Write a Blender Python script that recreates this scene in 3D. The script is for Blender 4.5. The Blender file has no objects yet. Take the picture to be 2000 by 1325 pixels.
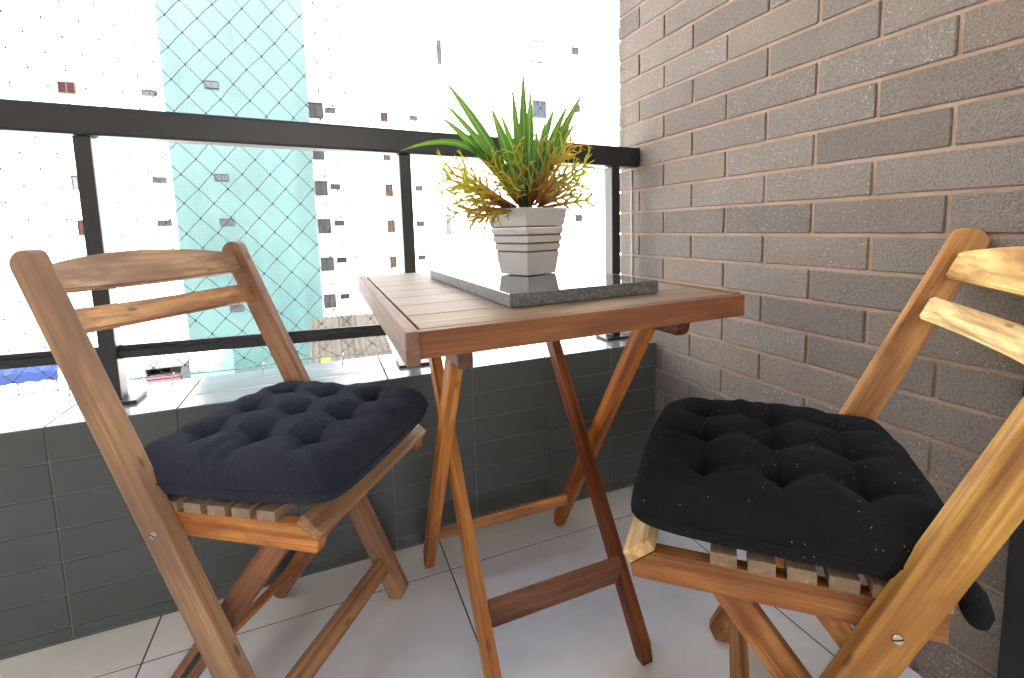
import bpy, bmesh, math, random
from mathutils import Vector, Matrix, noise
R = math.radians
rnd = random.Random(7)
sc = bpy.context.scene
col = sc.collection

# ------------------------------------------------------------------ camera
FPX, CX, CY = 953.557, 1050.0, 550.864            # focal length and principal point in photo pixels (2000 x 1325)
CAM = Vector((-0.9698, -1.2704, 0.8468))
YAW, PIT, ROL = 0.41190, 0.11114, 0.02273
_fw = Vector((math.sin(YAW)*math.cos(PIT), math.cos(YAW)*math.cos(PIT), -math.sin(PIT)))
_rt0 = Vector((math.cos(YAW), -math.sin(YAW), 0))
_dn0 = _fw.cross(_rt0)
_rt = math.cos(ROL)*_rt0 + math.sin(ROL)*_dn0
_dn = -math.sin(ROL)*_rt0 + math.cos(ROL)*_dn0
cd = bpy.data.cameras.new('camera'); cam = bpy.data.objects.new('camera', cd); col.objects.link(cam)
m3 = Matrix((_rt, -_dn, -_fw)).transposed()
cam.matrix_world = Matrix.Translation(CAM) @ m3.to_4x4()
cd.sensor_width = 36; cd.lens = FPX/2000*36
cd.shift_x = -(CX-1000)/2000; cd.shift_y = -(662.5-CY)/2000
cd.clip_start = 0.02; cd.clip_end = 2000
sc.camera = cam

def ray(px, py):
    return _rt*((px-CX)/FPX) + _dn*((py-CY)/FPX) + _fw
def on_y(px, py, Y):                               # where the line of sight meets a wall at depth Y
    d = ray(px, py); return CAM + d*((Y-CAM.y)/d.y)
def on_z(px, py, Z):
    d = ray(px, py); return CAM + d*((Z-CAM.z)/d.z)

# ------------------------------------------------------------------ world, sun, exposure
SUN_EL, SUN_AZ = 52.0, 200.0                       # sun behind the viewer's own building
w = bpy.data.worlds.new('World'); sc.world = w; w.use_nodes = True
nt = w.node_tree; bg = nt.nodes['Background']
sky = nt.nodes.new('ShaderNodeTexSky'); sky.sky_type = 'NISHITA'; sky.sun_disc = False
sky.sun_elevation = R(SUN_EL); sky.sun_rotation = R(SUN_AZ); sky.air_density = 1.0; sky.dust_density = 5.0; sky.ozone_density = 1.0
nt.links.new(sky.outputs[0], bg.inputs[0]); bg.inputs[1].default_value = 0.15
sd = bpy.data.lights.new('sun', 'SUN'); sd.energy = 2.0; sd.angle = R(0.5); sd.color = (1.0, .97, .92)
so = bpy.data.objects.new('sun', sd); col.objects.link(so)
_sdir = Vector((math.sin(R(SUN_AZ))*math.cos(R(SUN_EL)), math.cos(R(SUN_AZ))*math.cos(R(SUN_EL)), math.sin(R(SUN_EL))))
so.rotation_euler = _sdir.to_track_quat('Z', 'Y').to_euler(); so.location = (0, -6, 12)
sc.view_settings.view_transform = 'Standard'; sc.view_settings.look = 'None'
sc.view_settings.gamma = 1; sc.view_settings.use_curve_mapping = False
sc.view_settings.exposure = 3.2
sc.render.engine = 'CYCLES'
sc.cycles.max_bounces = 10; sc.cycles.diffuse_bounces = 6; sc.cycles.transparent_max_bounces = 16
sc.render.resolution_x = 1024; sc.render.resolution_y = 678

# ------------------------------------------------------------------ material helpers
def new_mat(name):
    m = bpy.data.materials.new(name); m.use_nodes = True
    n = m.node_tree.nodes; return m, n, m.node_tree.links, n['Principled BSDF']
def N(n, t, **kw):
    x = n.new(t)
    for k, v in kw.items():
        if k in x.bl_rna.properties: setattr(x, k, v)
        else: x.inputs[k].default_value = v
    return x
def mixc(n, l, fac, a, b, blend='MIX'):
    x = n.new('ShaderNodeMix'); x.data_type = 'RGBA'; x.blend_type = blend
    for sock, v in ((0, fac), (6, a), (7, b)):
        if hasattr(v, 'is_output'): l.new(v, x.inputs[sock])
        else: x.inputs[sock].default_value = v if sock == 0 else (*v, 1)[:4]
    return x.outputs[2]
def math_(n, l, op, a, b=0.0):
    x = n.new('ShaderNodeMath'); x.operation = op
    for i, v in enumerate((a, b)):
        if hasattr(v, 'is_output'): l.new(v, x.inputs[i])
        else: x.inputs[i].default_value = v
    return x.outputs[0]
def ramp(n, l, src, stops):
    x = n.new('ShaderNodeValToRGB'); l.new(src, x.inputs[0]); e = x.color_ramp.elements
    while len(e) < len(stops): e.new(.5)
    for i, (p, c) in enumerate(stops):
        e[i].position = p; e[i].color = (*c, 1) if len(c) == 3 else c
    return x.outputs[0]
def obj_coord(n, l, scale=(1, 1, 1), rand=True):
    tc = n.new('ShaderNodeTexCoord'); v = tc.outputs['Object']
    if rand:
        oi = n.new('ShaderNodeObjectInfo')
        cx = n.new('ShaderNodeCombineXYZ')
        for i, k in enumerate((37.0, 91.0, 53.0)):
            l.new(math_(n, l, 'MULTIPLY', oi.outputs['Random'], k), cx.inputs[i])
        ad = n.new('ShaderNodeVectorMath'); ad.operation = 'ADD'; l.new(v, ad.inputs[0]); l.new(cx.outputs[0], ad.inputs[1]); v = ad.outputs[0]
    mp = n.new('ShaderNodeMapping'); mp.inputs['Scale'].default_value = scale; l.new(v, mp.inputs['Vector'])
    return mp.outputs[0]
def bump(n, l, h, strength, dist, bs, prev=None):
    b = N(n, 'ShaderNodeBump'); b.inputs['Strength'].default_value = strength; b.inputs['Distance'].default_value = dist
    l.new(h, b.inputs['Height'])
    if prev: l.new(prev, b.inputs['Normal'])
    l.new(b.outputs[0], bs.inputs['Normal']); return b.outputs[0]
def noise_(n, l, v, scale, detail=4, rough=.55, dist=0.0):
    x = N(n, 'ShaderNodeTexNoise'); x.inputs['Scale'].default_value = scale; x.inputs['Detail'].default_value = detail
    x.inputs['Roughness'].default_value = rough; x.inputs['Distortion'].default_value = dist
    l.new(v, x.inputs['Vector']); return x.outputs[0]
def plain(name, c, rough=.6, metal=0.0, spec=.5):
    m, n, l, b = new_mat(name); b.inputs['Base Color'].default_value = (*c, 1)
    b.inputs['Roughness'].default_value = rough; b.inputs['Metallic'].default_value = metal
    b.inputs['Specular IOR Level'].default_value = spec
    v = obj_coord(n, l); t = noise_(n, l, v, 30, 5)
    l.new(mixc(n, l, t, tuple(x*.82 for x in c), tuple(min(1, x*1.15) for x in c)), b.inputs['Base Color'])
    l.new(math_(n, l, 'ADD', math_(n, l, 'MULTIPLY', t, .18), rough-.09), b.inputs['Roughness'])
    return m

def make_wood():
    m, n, l, b = new_mat('varnished_wood')
    oi = n.new('ShaderNodeObjectInfo')
    base = oi.outputs['Color']; weath = oi.outputs['Alpha']
    v = obj_coord(n, l, (.85, 24, 24))
    g = noise_(n, l, v, 3.2, 7, .60, .45)
    v2 = obj_coord(n, l, (4, 130, 130)); g2 = noise_(n, l, v2, 2.0, 4, .6)
    v3 = obj_coord(n, l, (3, 9, 9)); st = noise_(n, l, v3, 1.6, 4, .55, .6)
    dark = mixc(n, l, 1.0, base, (.40, .315, .24), 'MULTIPLY')
    lite = mixc(n, l, 1.0, base, (1.42, 1.58, 1.5), 'MULTIPLY')
    f = ramp(n, l, g, [(.30, (0, 0, 0)), (.66, (1, 1, 1))])
    c = mixc(n, l, f, dark, lite)
    c = mixc(n, l, math_(n, l, 'MULTIPLY', ramp(n, l, g2, [(.45, (0, 0, 0)), (.75, (1, 1, 1))]), .45), c, dark)
    c = mixc(n, l, math_(n, l, 'MULTIPLY', ramp(n, l, st, [(.46, (0, 0, 0)), (.66, (1, 1, 1))]), .75), c, mixc(n, l, 1.0, base, (.42, .25, .18), 'MULTIPLY'))
    grey = mixc(n, l, g2, (.15, .125, .095), (.35, .30, .24))
    c = mixc(n, l, math_(n, l, 'MULTIPLY', weath, math_(n, l, 'ADD', math_(n, l, 'MULTIPLY', st, .9), .35)), c, grey)
    # small knots and pin marks
    vo = N(n, 'ShaderNodeTexVoronoi'); vo.inputs['Scale'].default_value = 1.0; l.new(obj_coord(n, l, (9, 26, 26)), vo.inputs['Vector'])
    k = ramp(n, l, vo.outputs['Distance'], [(.05, (1, 1, 1)), (.13, (0, 0, 0))])
    c = mixc(n, l, math_(n, l, 'MULTIPLY', k, .55), c, (.035, .016, .008))
    l.new(c, b.inputs['Base Color'])
    l.new(math_(n, l, 'ADD', math_(n, l, 'MULTIPLY', g2, .25), .40), b.inputs['Roughness'])
    b.inputs['Specular IOR Level'].default_value = .22
    bump(n, l, math_(n, l, 'ADD', g, math_(n, l, 'MULTIPLY', g2, .5)), .35, .0015, b)
    return m
WOOD = make_wood()

def make_brick():
    m, n, l, b = new_mat('concrete_brick')
    oi = n.new('ShaderNodeObjectInfo'); r = oi.outputs['Random']
    v = obj_coord(n, l)
    big = noise_(n, l, v, 9, 3); fine = noise_(n, l, v, 330, 5, .75); mid = noise_(n, l, v, 120, 4, .7)
    c = mixc(n, l, big, (.215, .190, .165), (.325, .288, .248))
    c = mixc(n, l, ramp(n, l, r, [(0, (.12, .12, .12)), (1, (.85, .85, .85))]), c, mixc(n, l, mid, (.165, .148, .132), (.28, .250, .218)))
    c = mixc(n, l, ramp(n, l, fine, [(.38, (.65, .65, .65)), (.56, (0, 0, 0))]), c, (.085, .068, .055))
    # pale aggregate, more of it on some bricks
    vo = N(n, 'ShaderNodeTexVoronoi'); vo.inputs['Scale'].default_value = 190; l.new(v, vo.inputs['Vector'])
    dens = math_(n, l, 'ADD', math_(n, l, 'MULTIPLY', math_(n, l, 'POWER', r, 2.0), .20), .03)
    dens = math_(n, l, 'MULTIPLY', dens, math_(n, l, 'ADD', big, .45))
    spk = math_(n, l, 'LESS_THAN', vo.outputs['Distance'], .34)
    cell = n.new('ShaderNodeSeparateColor'); l.new(vo.outputs['Color'], cell.inputs[0])
    spk = math_(n, l, 'MULTIPLY', spk, math_(n, l, 'LESS_THAN', cell.outputs[0], dens))
    c = mixc(n, l, math_(n, l, 'MULTIPLY', spk, .55), c, (.52, .48, .42))
    c = mixc(n, l, 1.0, c, ramp(n, l, math_(n, l, 'FRACT', math_(n, l, 'MULTIPLY', r, 7.31)), [(0, (.80, .78, .77)), (.5, (1, 1, 1)), (1, (1.0, .93, .87))]), 'MULTIPLY')
    l.new(c, b.inputs['Base Color']); b.inputs['Roughness'].default_value = .88
    bump(n, l, math_(n, l, 'ADD', math_(n, l, 'MULTIPLY', fine, .7), mid), 1.0, .0035, b)
    return m
BRICK = make_brick()

def noisy(name, a, c2, s1, rough, bs=.3, bd=.001, s2=None, rvar=.15, rand=True, spec=.5):
    m, n, l, b = new_mat(name); v = obj_coord(n, l, rand=rand)
    t = noise_(n, l, v, s1, 6, .6); t2 = noise_(n, l, v, s2 or s1*8, 5, .65)
    c = mixc(n, l, ramp(n, l, t, [(.3, (0, 0, 0)), (.7, (1, 1, 1))]), a, c2)
    c = mixc(n, l, math_(n, l, 'MULTIPLY', t2, .35), c, tuple(x*.7 for x in a))
    l.new(c, b.inputs['Base Color'])
    l.new(math_(n, l, 'ADD', math_(n, l, 'MULTIPLY', t2, rvar), rough-rvar*.5), b.inputs['Roughness'])
    b.inputs['Specular IOR Level'].default_value = spec
    bump(n, l, t2, bs, bd, b); return m
MORTAR = noisy('brick_mortar', (.29, .205, .145), (.41, .31, .23), 14, .92, .5, .002, rand=False)
TILE = noisy('dark_glazed_tile', (.066, .078, .076), (.084, .096, .094), 7, .30, .10, .0005, 90, .10)
LEDGE = noisy('glare_ledge_tile', (.20, .215, .215), (.26, .275, .275), 7, .15, .08, .0004, 60, .10)  # same tile as the parapet face, colour lightened to paint in reflected glare
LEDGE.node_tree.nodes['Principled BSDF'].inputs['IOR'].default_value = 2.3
GROUT = noisy('tile_grout', (.14, .15, .145), (.24, .245, .24), 12, .85, .5, .002, rand=False)
FLOOR = noisy('floor_porcelain', (.60, .595, .57), (.76, .755, .73), 3.2, .36, .10, .0006, 38, .18)
FGROUT = noisy('floor_grout', (.055, .045, .04), (.10, .085, .07), 20, .9, rand=False)
METAL = noisy('black_painted_metal', (.009, .010, .012), (.017, .018, .021), 18, .38, .15, .0005, 160, .14)
CONC = noisy('ceiling_plaster', (.72, .70, .67), (.82, .80, .77), 3, .9)
def make_granite():
    m, n, l, b = new_mat('dark_granite'); v = obj_coord(n, l)
    t = noise_(n, l, v, 220, 5, .7); vo = N(n, 'ShaderNodeTexVoronoi'); vo.inputs['Scale'].default_value = 260; l.new(v, vo.inputs['Vector'])
    c = mixc(n, l, ramp(n, l, t, [(.4, (0, 0, 0)), (.62, (1, 1, 1))]), (.012, .013, .014), (.10, .105, .11))
    c = mixc(n, l, ramp(n, l, vo.outputs['Distance'], [(.12, (.7, .7, .7)), (.3, (0, 0, 0))]), c, (.16, .165, .17))
    l.new(c, b.inputs['Base Color'])
    geo = n.new('ShaderNodeNewGeometry'); sx = n.new('ShaderNodeSeparateXYZ'); l.new(geo.outputs['Normal'], sx.inputs[0])
    top = math_(n, l, 'GREATER_THAN', sx.outputs[2], .95)      # polished top, sawn sides
    l.new(math_(n, l, 'SUBTRACT', .55, math_(n, l, 'MULTIPLY', top, .515)), b.inputs['Roughness'])
    b.inputs['IOR'].default_value = 1.75
    return m
GRANITE = make_granite()
STEEL = plain('screw_steel', (.55, .52, .45), .3, 1.0)
POT = noisy('white_painted_pot', (.42, .415, .40), (.48, .475, .46), 20, .42, .2, .0005)
GROOVE = plain('bare_brown_groove', (.16, .075, .035), .7)
SOIL = noisy('potting_filler', (.25, .23, .2), (.5, .48, .45), 60, .95, .8, .004)
CORD = plain('nylon_cord', (.055, .055, .055), .7)
ROPE = plain('white_nylon_rope', (.62, .62, .58), .7)
DARK = plain('slot_shadow_lining', (.02, .014, .010), .8)
def make_fabric(name, c, lint, sheen):
    m, n, l, b = new_mat(name); v = obj_coord(n, l, rand=False)
    t = noise_(n, l, v, 900, 3, .7); t2 = noise_(n, l, v, 25, 4)
    cc = mixc(n, l, t, tuple(x*.35 for x in c), tuple(x*2.1 for x in c))
    cc = mixc(n, l, math_(n, l, 'MULTIPLY', t2, .5), cc, tuple(x*.6 for x in c))
    vo = N(n, 'ShaderNodeTexVoronoi'); vo.inputs['Scale'].default_value = 300; l.new(v, vo.inputs['Vector'])
    ce = n.new('ShaderNodeSeparateColor'); l.new(vo.outputs['Color'], ce.inputs[0])
    k = math_(n, l, 'MULTIPLY', math_(n, l, 'LESS_THAN', vo.outputs['Distance'], .20), math_(n, l, 'LESS_THAN', ce.outputs[0], lint))
    cc = mixc(n, l, k, cc, (.5, .48, .45))
    l.new(cc, b.inputs['Base Color']); b.inputs['Roughness'].default_value = .95; b.inputs['Specular IOR Level'].default_value = .0
    b.inputs['Sheen Weight'].default_value = sheen; b.inputs['Sheen Roughness'].default_value = .45; b.inputs['Sheen Tint'].default_value = (.6, .65, .8, 1)
    wv = N(n, 'ShaderNodeTexWave'); wv.inputs['Scale'].default_value = 320; l.new(v, wv.inputs['Vector'])
    t3 = noise_(n, l, v, 60, 4, .6, 1.2)
    nb = bump(n, l, t3, .55, .006, b)
    bump(n, l, math_(n, l, 'ADD', t, wv.outputs['Fac']), .7, .0008, b, nb); return m
FAB_NAVY = make_fabric('navy_cotton', (.026, .029, .040), .004, .10)
FAB_BLACK = make_fabric('black_cotton', (.0150, .0150, .0165), .022, .055)
def make_leaf(name, kind):
    m, n, l, b = new_mat(name)
    oi = n.new('ShaderNodeObjectInfo'); tc = n.new('ShaderNodeTexCoord')
    uv = n.new('ShaderNodeSeparateXYZ'); l.new(tc.outputs['UV'], uv.inputs[0])
    t = noise_(n, l, obj_coord(n, l), 45, 4)
    if kind == 'blade':
        c = ramp(n, l, uv.outputs[1], [(0, (.012, .055, .022)), (.35, (.028, .105, .018)), (.8, (.11, .22, .022)), (1, (.18, .22, .04))])
        c = mixc(n, l, math_(n, l, 'MULTIPLY', oi.outputs['Random'], .55), c, (.015, .085, .025))
        wv = math_(n, l, 'SINE', math_(n, l, 'MULTIPLY', uv.outputs[0], 44.0))
        c = mixc(n, l, math_(n, l, 'MULTIPLY', math_(n, l, 'ADD', wv, 1.0), .22), c, (.010, .045, .012))
        mr = math_(n, l, 'LESS_THAN', math_(n, l, 'ABSOLUTE', math_(n, l, 'SUBTRACT', uv.outputs[0], .5)), .05)
        c = mixc(n, l, math_(n, l, 'MULTIPLY', mr, .5), c, (.24, .34, .06))
    else:
        f = math_(n, l, 'ADD', math_(n, l, 'MULTIPLY', uv.outputs[1], .75), math_(n, l, 'MULTIPLY', math_(n, l, 'SUBTRACT', t, .5), .8))
        c = ramp(n, l, f, [(0, (.055, .022, .010)), (.20, (.20, .085, .018)), (.38, (.27, .22, .022)), (.75, (.33, .36, .035)), (1, (.17, .20, .045))])
        c = mixc(n, l, ramp(n, l, oi.outputs['Random'], [(.62, (0, 0, 0)), (1, (.8, .8, .8))]), c, mixc(n, l, uv.outputs[1], (.20, .035, .015), (.30, .13, .03)))
    l.new(c, b.inputs['Base Color']); b.inputs['Roughness'].default_value = .42
    tr = n.new('ShaderNodeBsdfTranslucent'); l.new(mixc(n, l, 1.0, c, (1.5, 1.5, 1.1), 'MULTIPLY'), tr.inputs[0])
    mx = n.new('ShaderNodeMixShader'); mx.inputs[0].default_value = .42
    out = n['Material Output']; l.new(b.outputs[0], mx.inputs[1]); l.new(tr.outputs[0], mx.inputs[2]); l.new(mx.outputs[0], out.inputs[0])
    return m
BLADE = make_leaf('green_blade', 'blade'); FROND = make_leaf('forked_frond', 'frond')

# ------------------------------------------------------------------ object helpers
def tag(o, label=None, cat=None, group=None, kind=None):
    if label: o['label'] = label
    if cat: o['category'] = cat
    if group: o['group'] = group
    if kind: o['kind'] = kind
    return o
def empty(name, loc=(0, 0, 0), rz=0.0):
    o = bpy.data.objects.new(name, None); o.location = loc; o.rotation_euler = (0, 0, rz); col.objects.link(o)
    o.empty_display_size = .05; return o
def link(name, me, mat, parent=None, mtx=None, color=None, smooth=False):
    o = bpy.data.objects.new(name, me); col.objects.link(o)
    if mat and not me.materials: me.materials.append(mat)
    if parent: o.parent = parent
    if mtx is not None: o.matrix_local = mtx
    if color: o.color = color
    if smooth:
        for p in me.polygons: p.use_smooth = True
    return o
def from_bm(bm, name):
    me = bpy.data.meshes.new(name); bm.normal_update(); bm.to_mesh(me); bm.free(); return me
def box_mesh(name, lo, hi, bev=0.0, seg=2):
    bm = bmesh.new(); bmesh.ops.create_cube(bm, size=1)
    for v in bm.verts:
        v.co = Vector((lo[i] + (v.co[i]+.5)*(hi[i]-lo[i]) for i in range(3)))
    if bev: bmesh.ops.bevel(bm, geom=bm.edges[:], offset=bev, segments=seg, affect='EDGES', profile=.6)
    return from_bm(bm, name)
def box(name, lo, hi, mat, parent=None, bev=0.0, color=None, seg=2):
    c = Vector(((lo[i]+hi[i])/2 for i in range(3)))
    me = box_mesh(name, Vector(lo)-c, Vector(hi)-c, bev, seg)
    return link(name, me, mat, parent, Matrix.Translation(c), color)
def frame(p0, x, z):                                # matrix with local x along x, z kept close to z
    x = x.normalized(); y = z.cross(x).normalized(); z = x.cross(y)
    m = Matrix((x, y, z)).transposed().to_4x4(); m.translation = p0; return m
def prism_mesh(name, pts, t, bev=.0018):            # outline in local x-y, thickness t along z
    bm = bmesh.new()
    vs = [bm.verts.new((x, y, -t/2)) for x, y in pts]; f = bm.faces.new(vs)
    r = bmesh.ops.extrude_face_region(bm, geom=[f])
    for v in r['geom']:
        if isinstance(v, bmesh.types.BMVert): v.co.z = t/2
    bmesh.ops.recalc_face_normals(bm, faces=bm.faces)
    if bev: bmesh.ops.bevel(bm, geom=[e for e in bm.edges if e.calc_face_angle(0) > .6], offset=bev, segments=2, affect='EDGES', profile=.6)
    return from_bm(bm, name)
def beam(name, p0, p1, wdt, t, wdir, parent, color, round0=0, round1=0, bev=.002, mat=None, cut1=0.0):
    """board from p0 to p1, wdt wide along wdir, t thick; rounded or slanted ends"""
    p0, p1, wdir = Vector(p0), Vector(p1), Vector(wdir)
    x = p1-p0; L = x.length; xn = x.normalized()
    y = (wdir - xn*wdir.dot(xn)).normalized(); z = xn.cross(y)
    h = wdt/2; pts = []
    def end(x0, sgn, rr):
        out = []
        if rr:
            k = 7
            for i in range(k+1):
                a = math.pi*i/k
                out.append((x0 + sgn*(-rr + rr*math.sin(a)), h*math.cos(a)*(-sgn)))
        else: out = [(x0, -sgn*h), (x0, sgn*h)]
        return out
    pts = end(L, 1, round1) + end(0, -1, round0)
    if cut1: pts = [(L, -h), (L-cut1, h)] + end(0, -1, round0)
    me = prism_mesh(name, pts, t, bev)
    m = Matrix((xn, y, z)).transposed().to_4x4(); m.translation = p0
    return link(name, me, mat or WOOD, parent, m, color)
def cyl(name, p0, p1, r, mat, parent=None, seg=14, r2=None):
    p0, p1 = Vector(p0), Vector(p1); d = p1-p0
    bm = bmesh.new(); bmesh.ops.create_cone(bm, cap_ends=True, segments=seg, radius1=r, radius2=r2 if r2 is not None else r, depth=d.length)
    me = from_bm(bm, name)
    for p in me.polygons: p.use_smooth = len(p.vertices) == 4
    m = d.to_track_quat('Z', 'Y').to_matrix().to_4x4(); m.translation = (p0+p1)/2
    return link(name, me, mat, parent, m)
def tubes(name, polylines, r, mat, parent=None, seg=5, caps=False, rads=None):
    bm = bmesh.new()
    for pl in polylines:
        rings = []
        for i, p in enumerate(pl):
            p = Vector(p); a = Vector(pl[max(i-1, 0)]); b = Vector(pl[min(i+1, len(pl)-1)])
            d = (b-a).normalized(); s = d.orthogonal().normalized(); u = d.cross(s)
            if i: # keep the ring from twisting
                ps = rings[-1][1]; s = (ps - d*ps.dot(d)).normalized(); u = d.cross(s)
            rings.append(([bm.verts.new(p + (s*math.cos(2*math.pi*k/seg) + u*math.sin(2*math.pi*k/seg))*(rads[i] if rads else r)) for k in range(seg)], s))
        for (a, _), (b, _) in zip(rings, rings[1:]):
            for k in range(seg): bm.faces.new((a[k], a[(k+1) % seg], b[(k+1) % seg], b[k]))
        if caps:
            bm.faces.new(rings[0][0][::-1]); bm.faces.new(rings[-1][0])
    me = from_bm(bm, name)
    for p in me.polygons: p.use_smooth = True
    return link(name, me, mat, parent)

# ================================================================== THE SETTING
# ground far below, street
GZ = -9.0
g = box('ground', (-400, .6, GZ-1), (400, 900, GZ), noisy('street_concrete', (.33, .32, .30), (.45, .44, .42), .6, .9, rand=False)); tag(g, kind='structure')
# floor of the balcony: bedding plus porcelain tiles
floor = link('floor', box_mesh('floor', (-2.26, -5.0, -.12), (.0, .0, -.0009)), FGROUT); tag(floor, kind='structure')
fx = [-2.26, -1.98, -1.355, -.73, -.105, 0.0]; fy = [-5.0, -4.51, -3.885, -3.26, -2.635, -2.01, -1.385, -.76, -.135, 0.0]
for i in range(len(fx)-1):
    for j in range(len(fy)-1):
        gx = .0016
        box('floor_tile', (fx[i]+gx, fy[j]+gx, -.0115), (fx[i+1]-gx, fy[j+1]-(gx if fy[j+1] < 0 else .0015), 0), FLOOR, floor, .0007, seg=1)
# ceiling slab of the storey above and the room's side wall behind the door
cl = box('ceiling', (-2.42, -5.0, 2.52), (.35, .27, 2.70), CONC); tag(cl, kind='structure')

# brick wall: mortar core and every brick
BY0, BL, BH, BZ0 = .09151, .12539, .0725, .81732
bw = empty('brick_wall', (0, -.36, 0)); tag(bw, 'grey-brown brick wall with sandy joints rising along the right side of the balcony', 'wall')
bwl = Matrix.Translation((0, .36, 0))
WY0, WY1 = -.905, .212
me = box_mesh('mortar', (.0045, WY0, -.1), (.16, WY1-.002, 2.519)); link('mortar', me, MORTAR, bw, bwl)
def brick_mesh(k, ly):
    bm = bmesh.new(); bmesh.ops.create_cube(bm, size=1)
    for v in bm.verts: v.co = Vector((v.co.x*.04, v.co.y*ly, v.co.z*(BH-.0075)))
    bmesh.ops.subdivide_edges(bm, edges=[e for e in bm.edges if abs((e.verts[0].co-e.verts[1].co).y) > .02], cuts=7)
    bmesh.ops.bevel(bm, geom=[e for e in bm.edges if e.calc_face_angle(0) > .5], offset=.0022, segments=1, affect='EDGES')
    rr = random.Random(100+k)
    for v in bm.verts:
        if v.co.x < 0:
            s = Vector((k*7.3, v.co.y*40, v.co.z*40))
            v.co += Vector((noise.noise(s)*.0012, noise.noise(s+Vector((9, 0, 0)))*.0012, noise.noise(s+Vector((0, 9, 0)))*.0014))
    return from_bm(bm, 'brick')
full = [brick_mesh(k, 2*BL-.0075) for k in range(6)]; cache = {}
nrow0 = math.floor((0-BZ0)/BH)-0; r_ = nrow0
while BZ0 + (r_+1)*BH < 2.56:
    zc = BZ0 + (r_+.5)*BH
    off = 0 if r_ % 2 else 1                       # joints of odd rows at even half-bricks
    s = -3+off if (-3+off) % 2 == off % 2 else -2+off
    s = off-2
    while True:
        ya, yb = BY0-(s+2)*BL, BY0-s*BL            # brick from ya to yb
        a, b = max(ya+.00375, WY0), min(yb-.00375, WY1)
        if yb < WY0: break
        s += 2
        if b-a < .015: continue
        zlo, zhi = zc-BH/2+.00375, min(zc+BH/2-.00375, 2.517)
        if zhi-zlo < .01: continue
        key = round(b-a, 3)
        if abs((b-a)-(2*BL-.0075)) < .001: mesh = full[rnd.randrange(6)]
        else:
            if key not in cache: cache[key] = brick_mesh(50+len(cache), b-a)
            mesh = cache[key]
        mb = Matrix.Translation((.02+rnd.uniform(-.0008, .0008), (a+b)/2+.36, zc))
        if rnd.random() < .5: mb = mb @ Matrix.Rotation(math.pi, 4, 'X')
        link('brick', mesh, BRICK, bw, mb)
    r_ += 1

# parapet: core, face tiles, ledge tiles
TW, TX0, TH, ZL, T1 = .223167, -.1702, .0726456, .4690, .0763
pw = empty('parapet_wall', (-1.3, .13, 0)); tag(pw, 'low parapet wall clad in dark grey glazed tiles under the railing', 'wall')
pl_ = Matrix.Translation((1.3, -.13, 0))
link('core', box_mesh('core', (-2.2595, .0035, -.3), (-.0005, .262, ZL-.0045)), GROUT, pw, pl_)
GJ = .0028
cols = [TX0+TW*k for k in range(1, -15, -1)]
edges = [-.0015] + [x for x in cols if -2.25 < x < -.02] + [-2.258]
def tile(xa, xb, za, zb):
    c = Vector(((xa+xb)/2, .0045, (za+zb)/2))
    key = ('t', round(xb-xa, 4), round(zb-za, 4))
    if key not in cache: cache[key] = box_mesh('tile', (-(xb-xa)/2, -.0045, -(zb-za)/2), ((xb-xa)/2, .0045, (zb-za)/2), .0022)
    o = link('tile', cache[key], TILE, pw, pl_ @ Matrix.Translation(c+Vector((0, rnd.uniform(0, .0006), 0))) @ Matrix.Rotation(rnd.uniform(-.004, .004), 4, 'Z') @ Matrix.Rotation(rnd.uniform(-.005, .005), 4, 'X'))
    return o
zs = [ZL-.0012, ZL-T1] + [ZL-T1-TH*k for k in range(1, 6)] + [.0015]
for i in range(len(edges)-1):
    xa, xb = edges[i+1]+GJ/2, edges[i]-GJ/2
    for j in range(len(zs)-1):
        if zs[j]-zs[j+1] > .01: tile(xa, xb, zs[j+1]+GJ/2, zs[j]-(GJ/2 if j else 0))
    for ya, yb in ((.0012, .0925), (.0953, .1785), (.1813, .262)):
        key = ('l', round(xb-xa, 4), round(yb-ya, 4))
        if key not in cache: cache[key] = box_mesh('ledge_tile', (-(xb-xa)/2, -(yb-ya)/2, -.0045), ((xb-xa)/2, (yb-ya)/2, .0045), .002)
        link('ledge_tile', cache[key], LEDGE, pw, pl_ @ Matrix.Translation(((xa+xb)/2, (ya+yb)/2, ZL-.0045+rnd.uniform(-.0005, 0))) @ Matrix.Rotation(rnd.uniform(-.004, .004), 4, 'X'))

# dark frame of the balcony door at the end of the brick wall, room wall behind it
df = box('door_frame', (-.012, -.985, 0.0), (.155, -.9065, 2.25), METAL, bev=.003); tag(df, 'tall black metal door frame closing the brick wall at the right edge', 'door frame')
rw = box('room_wall', (.03, -5.0, -.1), (.16, -.987, 2.519), CONC); tag(rw, kind='structure')

lw = box('side_wall', (-2.42, -5.0, -.1), (-2.26, .27, 2.519), CONC); tag(lw, kind='structure')
rb = empty('room_back_wall', (-1.1, -5.08, 0)); tag(rb, kind='structure')
for lo, hi in (((-1.31, -.07, -.1), (1.26, .07, .85)), ((-1.31, -.07, 2.28), (1.26, .07, 2.519)), ((-1.31, -.07, .851), (-.75, .07, 2.279)), ((.75, -.07, .851), (1.26, .07, 2.279))):
    box('wall_piece', lo, hi, CONC, rb)              # unseen far wall of the room; its window opening is added for fill light

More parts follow.
